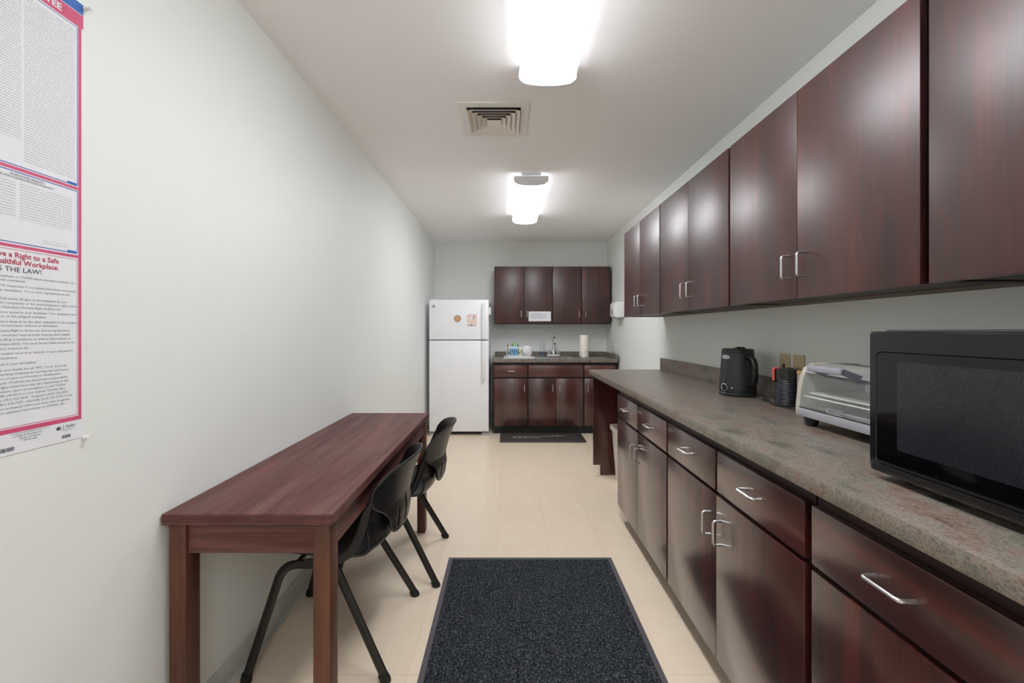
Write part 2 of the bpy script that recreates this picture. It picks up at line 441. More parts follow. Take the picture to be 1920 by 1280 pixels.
# ------------------------------------------------------------------ RIGHT-HAND CABINETS
XD = .744       # base door face
XU = 1.03       # wall cabinet door face
def right_base(y0, y1, name_label):
    t = thing('base_cabinet', name_label, 'cabinet', (1.05, (y0+y1)/2, 0), 'base cabinets under the long counter')
    bm = bmesh.new(); box(bm, XD+.021, XR-.002, y0, y1, .095, .884); obj('body', bm, 'maho_in', t)
    obj('toe_kick', BOX(XD+.10, XR-.05, y0, y1, 0, .095), 'toe_b', t)
    ym = (y0+y1)/2
    for a, b, side in ((y0+.012, ym-.001, 1), (ym+.001, y1-.006, -1)):
        d = obj('door', BOX(XD, XD+.019, a, b, .10, .686, .0018), 'maho_z', t)
        yh = (ym-.040) if side == 1 else (ym+.040)
        obj('handle', pull(bmesh.new(), (XD, yh, .568), (-1, 0, 0), (0, 0, 1)), 'steel', d)
        a2 = a if side == 1 else ym+.007; b2 = ym-.007 if side == 1 else b
        d = obj('drawer', BOX(XD, XD+.019, a2, b2, .700, .843, .0018), 'maho_y', t)
        obj('handle', pull(bmesh.new(), (XD, (a2+b2)/2-.0, .776), (-1, 0, 0), (0, 1, 0)), 'steel', d)
    return t
right_base(1.947, 2.83, 'farthest base cabinet under the long counter, beside the open knee space')
right_base(1.037, 1.947, 'middle base cabinet under the long counter, below the toaster oven')
right_base(.125, 1.030, 'nearest base cabinet under the long counter, below the black microwave')

# counter on the right
t = thing('countertop', 'long brown speckled laminate counter with backsplash along the right wall', 'countertop', (1.05, 1.9, .885))
obj('slab', BOX(.72, XR-.001, .08, 3.72, .885, .925, .003, 2), 'lam', t)
obj('backsplash', BOX(XR-.021, XR-.001, .08, 3.72, .9255, 1.027, .002, 2), 'lam', t)
t = thing('knee_space_panel', 'dark wooden end panel holding up the far end of the long counter', 'panel', (1.05, 3.69, 0))
obj('panel', prism(bmesh.new(), [(.757, .09), (.818, .09), (.818, 0), (1.357, 0), (1.357, .884), (.757, .884)], 1, 3.68, 3.70), 'maho_z', t)
obj('apron_rail', BOX(.775, .795, 2.832, 3.679, .852, .884), 'maho_y', t)

def right_upper(y0, y1, lab, bottom_div=False):
    t = thing('wall_cabinet', lab, 'cabinet', (1.2, (y0+y1)/2, 1.388), 'wall cabinets above the long counter')
    bm = bmesh.new()
    box(bm, XU+.021, XR-.001, y0, y0+.018, 1.388, 2.121); box(bm, XU+.021, XR-.001, y1-.018, y1, 1.388, 2.121)
    box(bm, XU+.021, XR-.001, y0+.018, y1-.018, 2.103, 2.121); box(bm, XU+.021, XR-.001, y0+.018, y1-.018, 1.392, 1.41)
    box(bm, XU+.021, XU+.04, y0+.018, y1-.018, 1.41, 2.103)
    obj('body', bm, 'maho_in', t)
    obj('mounting_rail', BOX(XR-.13, XR-.0015, y0+.019, y1-.019, 1.3885, 1.3915), 'ply', t)
    ym = (y0+y1)/2
    for a, b, side in ((y0+.007, ym-.001, 1), (ym+.001, y1-.005, -1)):
        d = obj('door', BOX(XU, XU+.019, a, b, 1.385, 2.121, .0018), 'maho_u', t)
        yh = (ym-.043) if side == 1 else (ym+.039)
        obj('handle', pull(bmesh.new(), (XU, yh, 1.50), (-1, 0, 0), (0, 0, 1)), 'steel', d)
    return t
right_upper(2.826, 3.69, 'farthest wall cabinet of the right-hand row, beside the white towel dispenser')
right_upper(1.945, 2.822, 'second farthest wall cabinet of the right-hand row, above the black kettle')
right_upper(1.038, 1.940, 'second nearest wall cabinet of the right-hand row, above the toaster oven')
right_upper(.125, 1.028, 'nearest wall cabinet of the right-hand row, above the microwave, cut off by the photo')

# ------------------------------------------------------------------ BACK WALL CABINETS
YD = 5.12
def back_base(x0, x1, drawers, doors, lab):
    t = thing('base_cabinet', lab, 'cabinet', ((x0+x1)/2, 5.45, 0), 'base cabinets under the sink counter')
    if 'sink base' in lab:      # open-topped box so that the basin hangs inside it
        bm = bmesh.new(); q = [(x0, YD+.021), (x1, YD+.021), (x1, YB-.001), (x0, YB-.001)]; e = .018
        qi = [(x0+e, YD+.021+e), (x1-e, YD+.021+e), (x1-e, YB-.001-e), (x0+e, YB-.001-e)]
        R = [[bm.verts.new((p[0], p[1], z)) for p in pl] for pl, z in ((q, .10), (q, .881), (qi, .881), (qi, .12))]
        for i in range(3):
            for k in range(4): bm.faces.new((R[i][k], R[i][(k+1) % 4], R[i+1][(k+1) % 4], R[i+1][k]))
        bm.faces.new(R[0]); bm.faces.new(R[3]); obj('body', bm, 'maho_in', t)
    else: obj('body', BOX(x0, x1, YD+.021, YB-.001, .10, .881), 'maho_in', t)
    obj('toe_kick', BOX(x0, x1, YD+.06, YB-.03, 0, .10), 'toe', t)
    for (a, b, h) in drawers:
        d = obj('drawer', BOX(a, b, YD, YD+.019, .703, .845, .0018), 'maho_x', t)
        if h is not None: obj('handle', pull(bmesh.new(), (h, YD, .774), (0, -1, 0), (1, 0, 0)), 'steel', d)
    for (a, b, h) in doors:
        d = obj('door', BOX(a, b, YD, YD+.019, .103, .682, .0018), 'maho_z', t)
        obj('handle', pull(bmesh.new(), (h, YD, .563), (0, -1, 0), (0, 0, 1)), 'steel', d)
    return t
back_base(-.17, .252, [(-.158, .244, .05)], [(-.158, .244, .209)], 'left base cabinet under the sink counter, next to the fridge')
back_base(.254, .935, [(.262, .927, None)], [(.262, .589, .555), (.597, .927, .640)], 'middle sink base cabinet with a false drawer front and two doors')
back_base(.937, 1.335, [(.945, 1.323, 1.13)], [(.945, 1.323, .983)], 'right base cabinet under the sink counter, half hidden behind the long counter')

t = thing('countertop', 'short brown laminate sink counter on the back wall beside the fridge', 'countertop', (.55, 5.45, .882))
bm = bmesh.new()       # slab with a hole for the sink
SX0, SX1, SY0, SY1 = .36, .80, 5.20, 5.60
for a in ((-.1975, SX0, 5.10, YB-.001), (SX1, 1.35, 5.10, YB-.001), (SX0, SX1, 5.10, SY0), (SX0, SX1, SY1, YB-.001)):
    box(bm, *a, .882, .922)
obj('slab', bm, 'lam', t)
obj('backsplash', BOX(-.17, 1.329, YB-.021, YB-.001, .9225, .982, .002, 1), 'lam', t)
obj('side_splash', BOX(1.33, 1.35, 5.105, YB-.022, .9225, .982, .002, 1), 'lam', t)

def back_upper(x0, x1, doors, lab):
    t = thing('wall_cabinet', lab, 'cabinet', ((x0+x1)/2, 5.63, 1.357), 'wall cabinets above the sink counter')
    obj('body', BOX(x0, x1, 5.491, YB-.001, 1.357, 2.11), 'maho_in', t)
    for a, b, h in doors:
        d = obj('door', BOX(a, b, 5.47, 5.489, 1.365, 2.102, .0018), 'maho_u', t)
        obj('handle', pull(bmesh.new(), (h, 5.47, 1.487), (0, -1, 0), (0, 0, 1)), 'steel', d)
    return t
back_upper(-.168, .591, [(-.160, .216, .181), (.226, .588, .258)], 'left pair of wall cabinet doors above the sink counter, with a white paper taped on')
back_upper(.593, 1.352, [(.596, .967, .937), (.977, 1.345, 1.020)], 'right pair of wall cabinet doors above the sink counter, beside the corner')
t = thing('paper_sign', 'white paper sign with faint grey lines taped to the cabinet door above the sink', 'sign', (.425, 5.468, 1.455))
obj('sheet', BOX(.279, .571, 5.4675, 5.4692, 1.392, 1.519), 'paper', t)
bm = bmesh.new()
for z, a, b in ((1.495, .31, .45), (1.478, .30, .53), (1.462, .31, .50), (1.446, .30, .52), (1.43, .32, .47)): box(bm, a, b, 5.4668, 5.4674, z-.0022, z+.0022)
obj('faint_lines', bm, 'inkgrey', t)

# ------------------------------------------------------------------ FRIDGE
FX0, FX1, FY = -.947, -.224, 5.07
t = thing('refrigerator', 'white top-freezer refrigerator in the back left corner', 'refrigerator', (-.585, 5.4, 0))
obj('cabinet', BOX(FX0+.006, FX1-.006, FY+.066, YB-.05, .025, 1.635, .008), 'white_en', t)
obj('gasket', BOX(FX0+.02, FX1-.02, FY+.056, FY+.0655, .06, 1.63), 'gasket', t)
dz = obj('freezer_door', BOX(FX0, FX1, FY, FY+.056, 1.159, 1.644, .010, 3), 'white_en', t)
dl = obj('fridge_door', BOX(FX0, FX1, FY, FY+.056, .045, 1.149, .010, 3), 'white_en', t)
def fhandle(z0, z1, foot_z, parent):
    bm = bmesh.new(); box(bm, -.303, -.267, FY-.045, FY-.022, z0, z1, .008, 3)
    box(bm, -.301, -.269, FY-.03, FY, foot_z-.02, foot_z+.02, .004, 2)
    box(bm, -.301, -.269, FY-.03, FY, (z0 if foot_z > (z0+z1)/2 else z1-.03), (z0+.03 if foot_z > (z0+z1)/2 else z1), .004, 2)
    return obj('handle', bm, 'white_pl', parent)
fhandle(1.162, 1.60, 1.575, dz); fhandle(.68, 1.147, .705, dl)
bm = bmesh.new(); tube(bm, [(-.891+.0135*math.cos(a), FY-.002, 1.564+.0135*math.sin(a)) for a in [2*PI*k/20 for k in range(20)]], .003, closed=True, n=6)
box(bm, -.897, -.885, FY-.003, FY, 1.560, 1.568, .001, 1)
obj('emblem', bm, 'gasket', dz)
obj('base_shade', BOX(FX0+.10, FX1-.10, FY+.06, FY+.065, .012, .04), 'gapshade', t)  # dark strip painted for the shadow under the fridge front
for a, b in ((FX0+.005, FX0+.09), (FX1-.09, FX1-.005)):
    obj('foot', prism(bmesh.new(), [(a, .0), (b, .0), (b-.012 if a < -.6 else b, .028), (a if a < -.6 else a+.012, .028)], 1, FY+.01, FY+.10), 'grey_pl', t)
bm = bmesh.new(); box(bm, FX0+.02, FX0+.09, FY+.005, FY+.10, 1.645, 1.657, .004)
obj('hinge_cover', bm, 'white_pl', t)
# things held on the fridge
def disc_y(bm, x, z, r, y0, y1, n=28):
    v0 = []; poly = [(x+r*math.cos(2*PI*k/n), z+r*math.sin(2*PI*k/n)) for k in range(n)]
    return prism(bm, poly, 1, y0, y1)
t = thing('round_magnet', 'round tan fridge magnet with a dark rim on the freezer door', 'magnet', (-.601, FY, 1.415))
obj('disc', disc_y(bmesh.new(), -.601, 1.415, .040, FY-.005, FY-.0003), 'cork', t)
bm = bmesh.new(); tube(bm, [(-.601+.037*math.cos(2*PI*k/28), FY-.005, 1.415+.037*math.sin(2*PI*k/28)) for k in range(28)], .0035, closed=True, n=6)
obj('rim', bm, 'ring', t)
t = thing('picture_magnet', 'small pink and cream picture magnet beside the fridge handle', 'magnet', (-.426, FY, 1.396))
obj('print', BOX(-.484, -.368, FY-.0025, FY-.0003, 1.325, 1.467), 'photo', t)
obj('pale_shape', disc_y(bmesh.new(), -.43, 1.425, .022, FY-.0032, FY-.0026), 'paper', t)
bm = bmesh.new(); tube(bm, [(-.43+.024*math.cos(a), FY-.003, 1.425+.024*math.sin(a)) for a in [-1.0+2.0*k/8 for k in range(9)]], .004, .0008, n=6, ref=(0, 1, 0)); obj('dark_crescent', bm, 'ring', t)
obj('caption_strip', BOX(-.482, -.41, FY-.0032, FY-.0026, 1.327, 1.336), 'inkgrey', t)
single('magnetic_clip', BOX(FX1-.0055, FX1+.02, 5.20, 5.24, 1.47, 1.56, .004), 'white_pl', 'white plastic clip on the right side of the fridge', 'clip', (FX1, 5.22, 1.5))

# ------------------------------------------------------------------ SINK AREA
t = thing('sink', 'stainless steel drop-in sink in the back counter', 'sink', (.58, 5.4, .922))
bm = bmesh.new()
for a in ((SX0-.02, SX0+.012, SY0-.018, SY1+.12), (SX1-.012, SX1+.02, SY0-.018, SY1+.12), (SX0+.012, SX1-.012, SY0-.018, SY0+.012), (SX0+.012, SX1-.012, SY1-.012, SY1+.12)):
    box(bm, *a, .9225, .9275)
obj('rim', bm, 'steel', t)
bm = bmesh.new(); e = .004
for a in ((SX0+e, SX0+.008, SY0+e, SY1-e, .76, .922), (SX1-.008, SX1-e, SY0+e, SY1-e, .76, .922), (SX0+.008, SX1-.008, SY0+e, SY0+.008, .76, .922), (SX0+.008, SX1-.008, SY1-.008, SY1-e, .76, .922), (SX0+e, SX1-e, SY0+e, SY1-e, .755, .76)):
    box(bm, *a)
obj('basin', bm, 'steel', t)
obj('drain', lathe(bmesh.new(), [(.04, .7605), (.035, .764), (.0, .763)], (.58, 5.4, 0), 20), 'chrome', t)
FXc, FYc = .625, 5.665
t = thing('faucet', 'chrome gooseneck kitchen faucet with two clear knobs', 'faucet', (FXc, FYc, .9276))
bm = bmesh.new(); box(bm, FXc-.085, FXc+.085, FYc-.025, FYc+.025, .9278, .948, .009, 3); obj('base_plate', bm, 'white_pl', t, label='bright base plate')
bm = bmesh.new(); lathe(bm, [(.022, .948), (.020, .975), (.013, .995), (.012, 1.02)], (FXc, FYc, 0), 20)
pts = [(FXc, FYc, 1.01), (FXc, FYc, 1.10)]
for k in range(0, 11):
    a = PI*k/10; pts.append((FXc+.006*k/10, FYc-.055+.055*math.cos(a), 1.125+.058*math.sin(a)))
pts.append((FXc+.006, FYc-.11, 1.10))
tube(bm, pts, .0095, n=12); obj('spout', bm, 'chrome', t)
bm = bmesh.new(); lathe(bm, [(.012, 0), (.012, .02)], (FXc+.006, FYc-.11, 1.085), 14); obj('aerator', bm, 'black_pl', t)
for s in (-1, 1):
    obj('knob', lathe(bmesh.new(), [(.012, .948), (.012, .96), (.030, .966), (.034, .985), (.030, 1.0), (.014, 1.006), (0, 1.006)], (FXc+s*.062, FYc, 0), 20, .06, 6), 'acrylic', t)

t = thing('soap_bottle', 'tall clear bottle with blue liquid at the bottom beside the faucet', 'bottle', (.475, 5.655, .9276))
c = (.475, 5.655, .928)
obj('bottle', lathe(bmesh.new(), [(.036, 0), (.039, .006), (.039, .07), (.034, .14), (.024, .20), (.015, .235), (.0145, .255)], c, 24), 'bottle', t)
obj('liquid', lathe(bmesh.new(), [(.034, .003), (.0365, .008), (.0365, .058), (0, .058)], c, 24), 'liquid', t)
obj('cap', lathe(bmesh.new(), [(.016, .255), (.016, .28), (.007, .286), (.006, .30)], c, 18), 'bottle', t)

t = thing('drip_tray', 'white plastic drip tray under the dish rack', 'tray', (.14, 5.42, .9225))
bm = bmesh.new(); box(bm, -.045, .335, 5.18, 5.70, .9225, .927, .002, 1)
for a in ((-.045, -.035, 5.18, 5.70), (.325, .335, 5.18, 5.70), (-.035, .325, 5.18, 5.19), (-.035, .325, 5.69, 5.70)): box(bm, *a, .9272, .939, .002, 1)
obj('tray', bm, 'white_pl', t)
t = thing('dish_rack', 'white wire dish rack on the counter beside the sink', 'dish rack', (.145, 5.42, .928))
def rrect(x0, x1, y0, y1, z, r=.03): 
    pts = []
    for cxx, cyy, a0 in ((x1-r, y1-r, 0), (x0+r, y1-r, PI/2), (x0+r, y0+r, PI), (x1-r, y0+r, 1.5*PI)):
        for k in range(5): pts.append((cxx+r*math.cos(a0+k*PI/8), cyy+r*math.sin(a0+k*PI/8), z))
    return pts
bm = bmesh.new()
tube(bm, rrect(-.022, .312, 5.22, 5.64, 1.055), .006, closed=True, n=8); obj('top_rim', bm, 'white_pl', t)
bm = bmesh.new(); tube(bm, rrect(.0, .292, 5.24, 5.62, .944), .005, closed=True, n=8); obj('bottom_rim', bm, 'white_pl', t)
bm = bmesh.new()
for y in (5.22, 5.64):
    yy = 5.24 if y < 5.4 else 5.62
    for k in range(5):
        x = (0, .03, .06, .255, .285)[k]; tube(bm, [(x*.93+.01, yy, .944), (x*1.05-.008, y, 1.055)], .003, n=6)
for x, xx in ((-.022, 0), (.312, .292)):
    for k in range(9):
        y = 5.26+k*.042; tube(bm, [(xx, y, .944), (x, y, 1.055)], .003, n=6)
for k in range(8):
    x = .03+k*.034; tube(bm, [(x, 5.245, .944), (x, 5.615, .944)], .0025, n=6)
obj('wires', bm, 'white_pl', t)
for x in (.03, .26):
    for y in (5.27, 5.59): obj('foot', BOX(x-.012, x+.012, y-.012, y+.012, .9275, .942, .003, 1), 'white_pl', t)
t = thing('utensil_caddy', 'pale blue ribbed utensil holder at the front of the dish rack', 'caddy', (.08, 5.29, .95))
poly = [(.03, .952), (.135, .952), (.135, 1.04)] + [(.0825+.0525*math.cos(a), 1.04+.04*math.sin(a)) for a in [PI*k/10 for k in range(1, 10)]] + [(.03, 1.04)]
obj('holder', prism(bmesh.new(), poly, 1, 5.262, 5.268), 'ltblue', t)
for k in range(4):
    x = .043+k*.026; obj('slot', BOX(x-.007, x+.007, 5.2585, 5.2618, .962, 1.035, .001, 1), 'midblue', t)
obj('back_shell', prism(bmesh.new(), [(.03, .952), (.135, .952), (.135, 1.03), (.03, 1.03)], 1, 5.269, 5.315), 'ltblue', t)
for i, (x, y, z1, m, lb) in enumerate(((-.0, 5.30, 1.098, 'black_pl', 'black utensil handle at the left end of the dish rack'), (.055, 5.335, 1.105, 'black_pl', 'black utensil handle just left of the green spatula in the dish rack'), (.128, 5.335, 1.10, 'dkgreen', 'olive utensil handle right of the green spatula in the dish rack'))):
    bm = bmesh.new(); tube(bm, [(x, y, .956), (x+.003, y, 1.03), (x+.004, y+.002, z1-.05)], .004, n=8)
    tube(bm, [(x+.004, y+.002, z1-.05), (x+.008, y, z1-.04), (x+.008, y, z1)], [.006, .011, .008], [.004, .006, .005], n=10)
    single('utensil', bm, m, lb, 'utensil', (x, y, .956))
bm = bmesh.new(); tube(bm, [(.09, 5.335, .956), (.09, 5.335, 1.05)], .004, n=8); box(bm, .07, .112, 5.332, 5.338, 1.05, 1.112, .003, 2)
single('spatula', bm, 'leaf', 'light green spatula standing in the dish rack', 'utensil', (.09, 5.335, .956))
t = thing('patterned_cup', 'green and white patterned cup between the blue caddy and the white bowl', 'cup', (.165, 5.30, .95))
obj('cup', lathe(bmesh.new(), [(.021, .952), (.026, 1.05), (.0235, 1.05), (.019, .957), (0, .957)], (.166, 5.30, 0), 20), plain('cup_print', (222, 230, 190), .4), t)
bm = bmesh.new()
for k in range(8):
    a = k*.785+.3; z = .972+.018*(k % 4); v = Vector((.166+.0262*math.cos(a), 5.30+.0262*math.sin(a), z)); box(bm, v.x-.005, v.x+.005, v.y-.005, v.y+.005, z-.007, z+.007, .002, 1)
obj('spots', bm, 'dkgreen', t)
bm = bmesh.new()
pr = [(.070, 0), (.068, .012), (.055, .035), (.032, .05), (.02, .052), (.018, .058), (0, .058)]
lathe(bm, pr, (0, 0, 0), 32); xform(bm, Matrix.Translation((.253, 5.335, 1.012)) @ Matrix.Rotation(PI/2-.15, 4, 'X'))
single('bowl', bm, 'white_pl', 'white bowl propped on edge in the dish rack', 'bowl', (.238, 5.32, .95))

t = thing('paper_towel_holder', 'wire paper towel holder on the back counter', 'holder', (1.0, 5.45, .9225))
bm = bmesh.new(); tube(bm, [(1.0+.075*math.cos(2*PI*k/24), 5.45+.075*math.sin(2*PI*k/24), .9265) for k in range(24)], .004, closed=True, n=8)
for a in (0, PI/2): tube(bm, [(1.0-.075*math.cos(a), 5.45-.075*math.sin(a), .9265), (1.0+.075*math.cos(a), 5.45+.075*math.sin(a), .9265)], .003, n=6)
obj('base_ring', bm, 'steel', t)
bm = bmesh.new(); tube(bm, [(1.0, 5.45, .9265), (1.0, 5.45, 1.235)], .004, n=8); lathe(bm, [(.006, 1.235), (.010, 1.245), (.006, 1.256), (0, 1.257)], (1, 5.45, 0), 14); obj('post', bm, 'steel', t)
bm = bmesh.new()
tube(bm, fillet([(.925, 5.45, .93), (.915, 5.39, .965), (.985, 5.372, 1.0), (1.05, 5.372, 1.01), (1.085, 5.40, .985), (1.075, 5.45, .93)], .03, 5), .0028, n=6)
obj('side_loop', bm, 'steel', t)
bm = bmesh.new(); lathe(bm, [(.02, .932), (.058, .932), (.059, .94), (.057, 1.205), (.056, 1.212), (.02, 1.212), (.02, .932)], (1.0, 5.45, 0), 32)
single('paper_towel_roll', bm, 'towel', 'white paper towel roll standing on the wire holder', 'paper towel', (1.0, 5.45, .932))

# ------------------------------------------------------------------ RIGHT WALL FITTINGS
t = thing('towel_dispenser', 'white dispenser box mounted high on the right wall near the corner', 'dispenser', (XR, 5.02, 1.41))
obj('housing', prism(bmesh.new(), [(XR-.001, 1.43), (XR-.10, 1.425), (XR-.118, 1.45), (XR-.118, 1.585), (XR-.10, 1.61), (XR-.001, 1.615)], 1, 4.92, 5.13, .006), 'white_pl', t)
obj('bottom_cover', BOX(XR-.095, XR-.005, 4.935, 5.115, 1.412, 1.429, .004), 'grey_pl', t)
obj('level_window', BOX(XR-.1195, XR-.1175, 5.01, 5.045, 1.465, 1.52, .0005, 1), 'black_gl', t)
t = thing('outlet_plate', 'white outlet plate on the right wall beside the back counter', 'outlet', (XR, 5.39, 1.035))
obj('plate', BOX(XR-.006, XR-.0005, 5.355, 5.425, .985, 1.10, .002), 'white_pl', t)
bm = bmesh.new()
for z in (1.02, 1.062): box(bm, XR-.0075, XR-.006, 5.375, 5.405, z-.014, z+.014, .0005, 1)
obj('socket', bm, 'grey_pl', t)
t = thing('switch_plate', 'beige switch plate on the right wall, left of the dial plate', 'switch', (XR, 2.073, 1.0975))
obj('plate', BOX(XR-.006, XR-.0005, 2.036, 2.110, 1.038, 1.156, .002), 'beige_pl', t)
obj('toggle', prism(bmesh.new(), [(XR-.0065, 1.085), (XR-.016, 1.092), (XR-.013, 1.100), (XR-.0065, 1.106)], 1, 2.068, 2.078), plain('brown_toggle', (70, 52, 30), .4), t)
for z in (1.052, 1.142): obj('screw', BOX(XR-.0075, XR-.006, 2.070, 2.076, z-.003, z+.003, .0008, 1), 'steel', t)
t = thing('dial_plate', 'beige wall plate with a round timer knob, right of the switch plate', 'switch', (XR, 1.975, 1.0975))
obj('plate', BOX(XR-.006, XR-.0005, 1.936, 2.011, 1.038, 1.156, .002), 'beige_pl', t)
bm = bmesh.new(); lathe(bm, [(.020, 0), (.019, .016), (.016, .019), (0, .019)], (0, 0, 0), 24); xform(bm, Matrix.Translation((XR-.0065, 1.972, 1.080)) @ Matrix.Rotation(-PI/2, 4, 'Y'))
obj('dial', bm, 'beige_pl', t)
bm = bmesh.new(); lathe(bm, [(.003, 0), (.003, .002)], (0, 0, 0), 10); xform(bm, Matrix.Translation((XR-.0065, 2.0, 1.085)) @ Matrix.Rotation(-PI/2, 4, 'Y'))
obj('screw', bm, 'steel', t)

# ------------------------------------------------------------------ TRASH BIN
t = thing('trash_bin', 'off-white plastic bin in the knee space under the long counter', 'bin', (1.03, 3.42, 0))
def frustum(bm, x0, x1, y0, y1, z0, X0, X1, Y0, Y1, z1):
    a = [bm.verts.new(p) for p in ((x0, y0, z0), (x1, y0, z0), (x1, y1, z0), (x0, y1, z0))]
    b = [bm.verts.new(p) for p in ((X0, Y0, z1), (X1, Y0, z1), (X1, Y1, z1), (X0, Y1, z1))]
    bm.faces.new(a[::-1])
    for k in range(4): bm.faces.new((a[k], a[(k+1) % 4], b[(k+1) % 4], b[k]))
    c = [bm.verts.new(Vector(p.co)*1) for p in b]
    cxm, cym = (X0+X1)/2, (Y0+Y1)/2
    for v in c: v.co = Vector((cxm+(v.co.x-cxm)*.95, cym+(v.co.y-cym)*.95, z1))
    d = [bm.verts.new((cxm+(p.co.x-cxm)*.93, cym+(p.co.y-cym)*.93, z0+.01)) for p in a]
    for k in range(4):
        bm.faces.new((b[k], b[(k+1) % 4], c[(k+1) % 4], c[k])); bm.faces.new((c[k], c[(k+1) % 4], d[(k+1) % 4], d[k]))
    bm.faces.new(d); return bm
obj('bucket', frustum(bmesh.new(), .925, 1.15, 3.30, 3.56, 0, .895, 1.18, 3.27, 3.585, .44), 'bin', t)
bm = bmesh.new()
for a in ((.882, .896, 3.258, 3.598), (1.18, 1.194, 3.258, 3.598), (.896, 1.18, 3.258, 3.27), (.896, 1.18, 3.586, 3.598)): box(bm, *a, .425, .470, .005, 2)
obj('rim', bm, 'bin', t)
obj('lid', BOX(.898, 1.178, 3.272, 3.584, .445, .466, .004), 'bin', t)
obj('handle_hole_shade', BOX(.876, .884, 3.555, 3.575, .372, .41, .002), 'black_pl', t)  # black block stands in for the shaded inside of the handle hole

# ------------------------------------------------------------------ TABLE
TX0, TX1, TY0, TY1, TZ = -.996, -.503, 1.205, 2.690, .741
t = thing('long_table', 'long narrow reddish-brown laminate table against the left wall', 'table', (-.755, 1.96, 0))
bm = bmesh.new(); box(bm, TX0, TX1, TY0, TY1, TZ-.032, TZ, .0015, 1); obj('tabletop', bm, 'tab_y', t)
bm = bmesh.new()
for k in range(4):
    z = TZ-.0285+k*.007
    box(bm, TX0+.001, TX1-.001, TY0-.0012, TY0-.0001, z, z+.0052, .0004, 1); box(bm, TX1+.0001, TX1+.0012, TY0+.001, TY1-.001, z, z+.0052, .0004, 1)
obj('ribbed_edge', bm, 'tab_x', t)
LW, LD = .050, .058
for (x0, x1) in ((TX0+.012, TX0+.012+LW), (TX1-.012-LW, TX1-.012)):
    for (y0, y1) in ((TY0+.012, TY0+.012+LD), (TY1-.008-LD, TY1-.008)):
        obj('leg', BOX(x0, x1, y0, y1, 0, TZ-.0325, .003, 2), 'leg', t)
za, zb = TZ-.0325-.090, TZ-.0325
obj('end_apron', BOX(TX0+.013+LW, TX1-.013-LW, TY0+.022, TY0+.042, za, zb), 'tab_x', t)
obj('end_apron', BOX(TX0+.013+LW, TX1-.013-LW, TY1-.038, TY1-.018, za, zb), 'tab_x', t)
obj('side_apron', BOX(TX1-.040, TX1-.020, TY0+.013+LD, TY1-.009-LD, za, zb), 'tab_y', t)
obj('side_apron', BOX(TX0+.020, TX0+.040, TY0+.013+LD, TY1-.009-LD, za, zb), 'tab_y', t)

# ------------------------------------------------------------------ CHAIRS
def cr(pts, n):
    """Catmull-Rom resample of a list of tuples"""
    P = [Vector(p) for p in pts]; P = [P[0]*2-P[1]] + P + [P[-1]*2-P[-2]]; out = []; m = len(pts)-1
    for i in range(n+1):
        u = i/n*m; k = min(int(u), m-1); f = u-k; a, b, c, d = P[k], P[k+1], P[k+2], P[k+3]
        out.append(.5*((2*b)+(c-a)*f+(2*a-5*b+4*c-d)*f*f+(3*b-a-3*c+d)*f**3))
    return out
def shell(fn, nu, nv, th):
    """closed slab from surface fn(u,v); thickness along normals"""
    bm = bmesh.new(); G = [[Vector(fn(-1+2*i/nu, j/nv)) for i in range(nu+1)] for j in range(nv+1)]
    def nrm(j, i):
        a = G[j][min(i+1, nu)]-G[j][max(i-1, 0)]; b = G[min(j+1, nv)][i]-G[max(j-1, 0)][i]
        c = a.cross(b); return c.normalized() if c.length > 1e-9 else Vector((1, 0, 0))
    A = [[bm.verts.new(G[j][i]+nrm(j, i)*th/2) for i in range(nu+1)] for j in range(nv+1)]
    B = [[bm.verts.new(G[j][i]-nrm(j, i)*th/2) for i in range(nu+1)] for j in range(nv+1)]
    for j in range(nv):
        for i in range(nu):
            bm.faces.new((A[j][i], A[j][i+1], A[j+1][i+1], A[j+1][i])); bm.faces.new((B[j][i], B[j+1][i], B[j+1][i+1], B[j][i+1]))
    edge = [(0, i) for i in range(nu)]+[(j, nu) for j in range(nv)]+[(nv, i) for i in range(nu, 0, -1)]+[(j, 0) for j in range(nv, 0, -1)]
    for k in range(len(edge)):
        (a, b), (c, d) = edge[k], edge[(k+1) % len(edge)]
        bm.faces.new((A[a][b], B[a][b], B[c][d], A[c][d]))
    rim = [G[a][b] for a, b in edge]
    return bm, rim
seat_prof = [(-.235, .424, .19), (-.22, .440, .212), (-.12, .438, .222), (.0, .428, .226), (.09, .420, .224), (.165, .424, .218), (.208, .447, .212), (.230, .485, .208), (.240, .53, .205), (.245, .57, .200), (.249, .60, .194)]
back_prof = [(.246, .474, .070), (.250, .480, .105), (.256, .500, .132), (.262, .545, .148), (.268, .584, .176), (.276, .620, .222), (.290, .672, .240), (.306, .715, .222), (.318, .745, .178), (.326, .763, .105), (.328, .769, .05)]
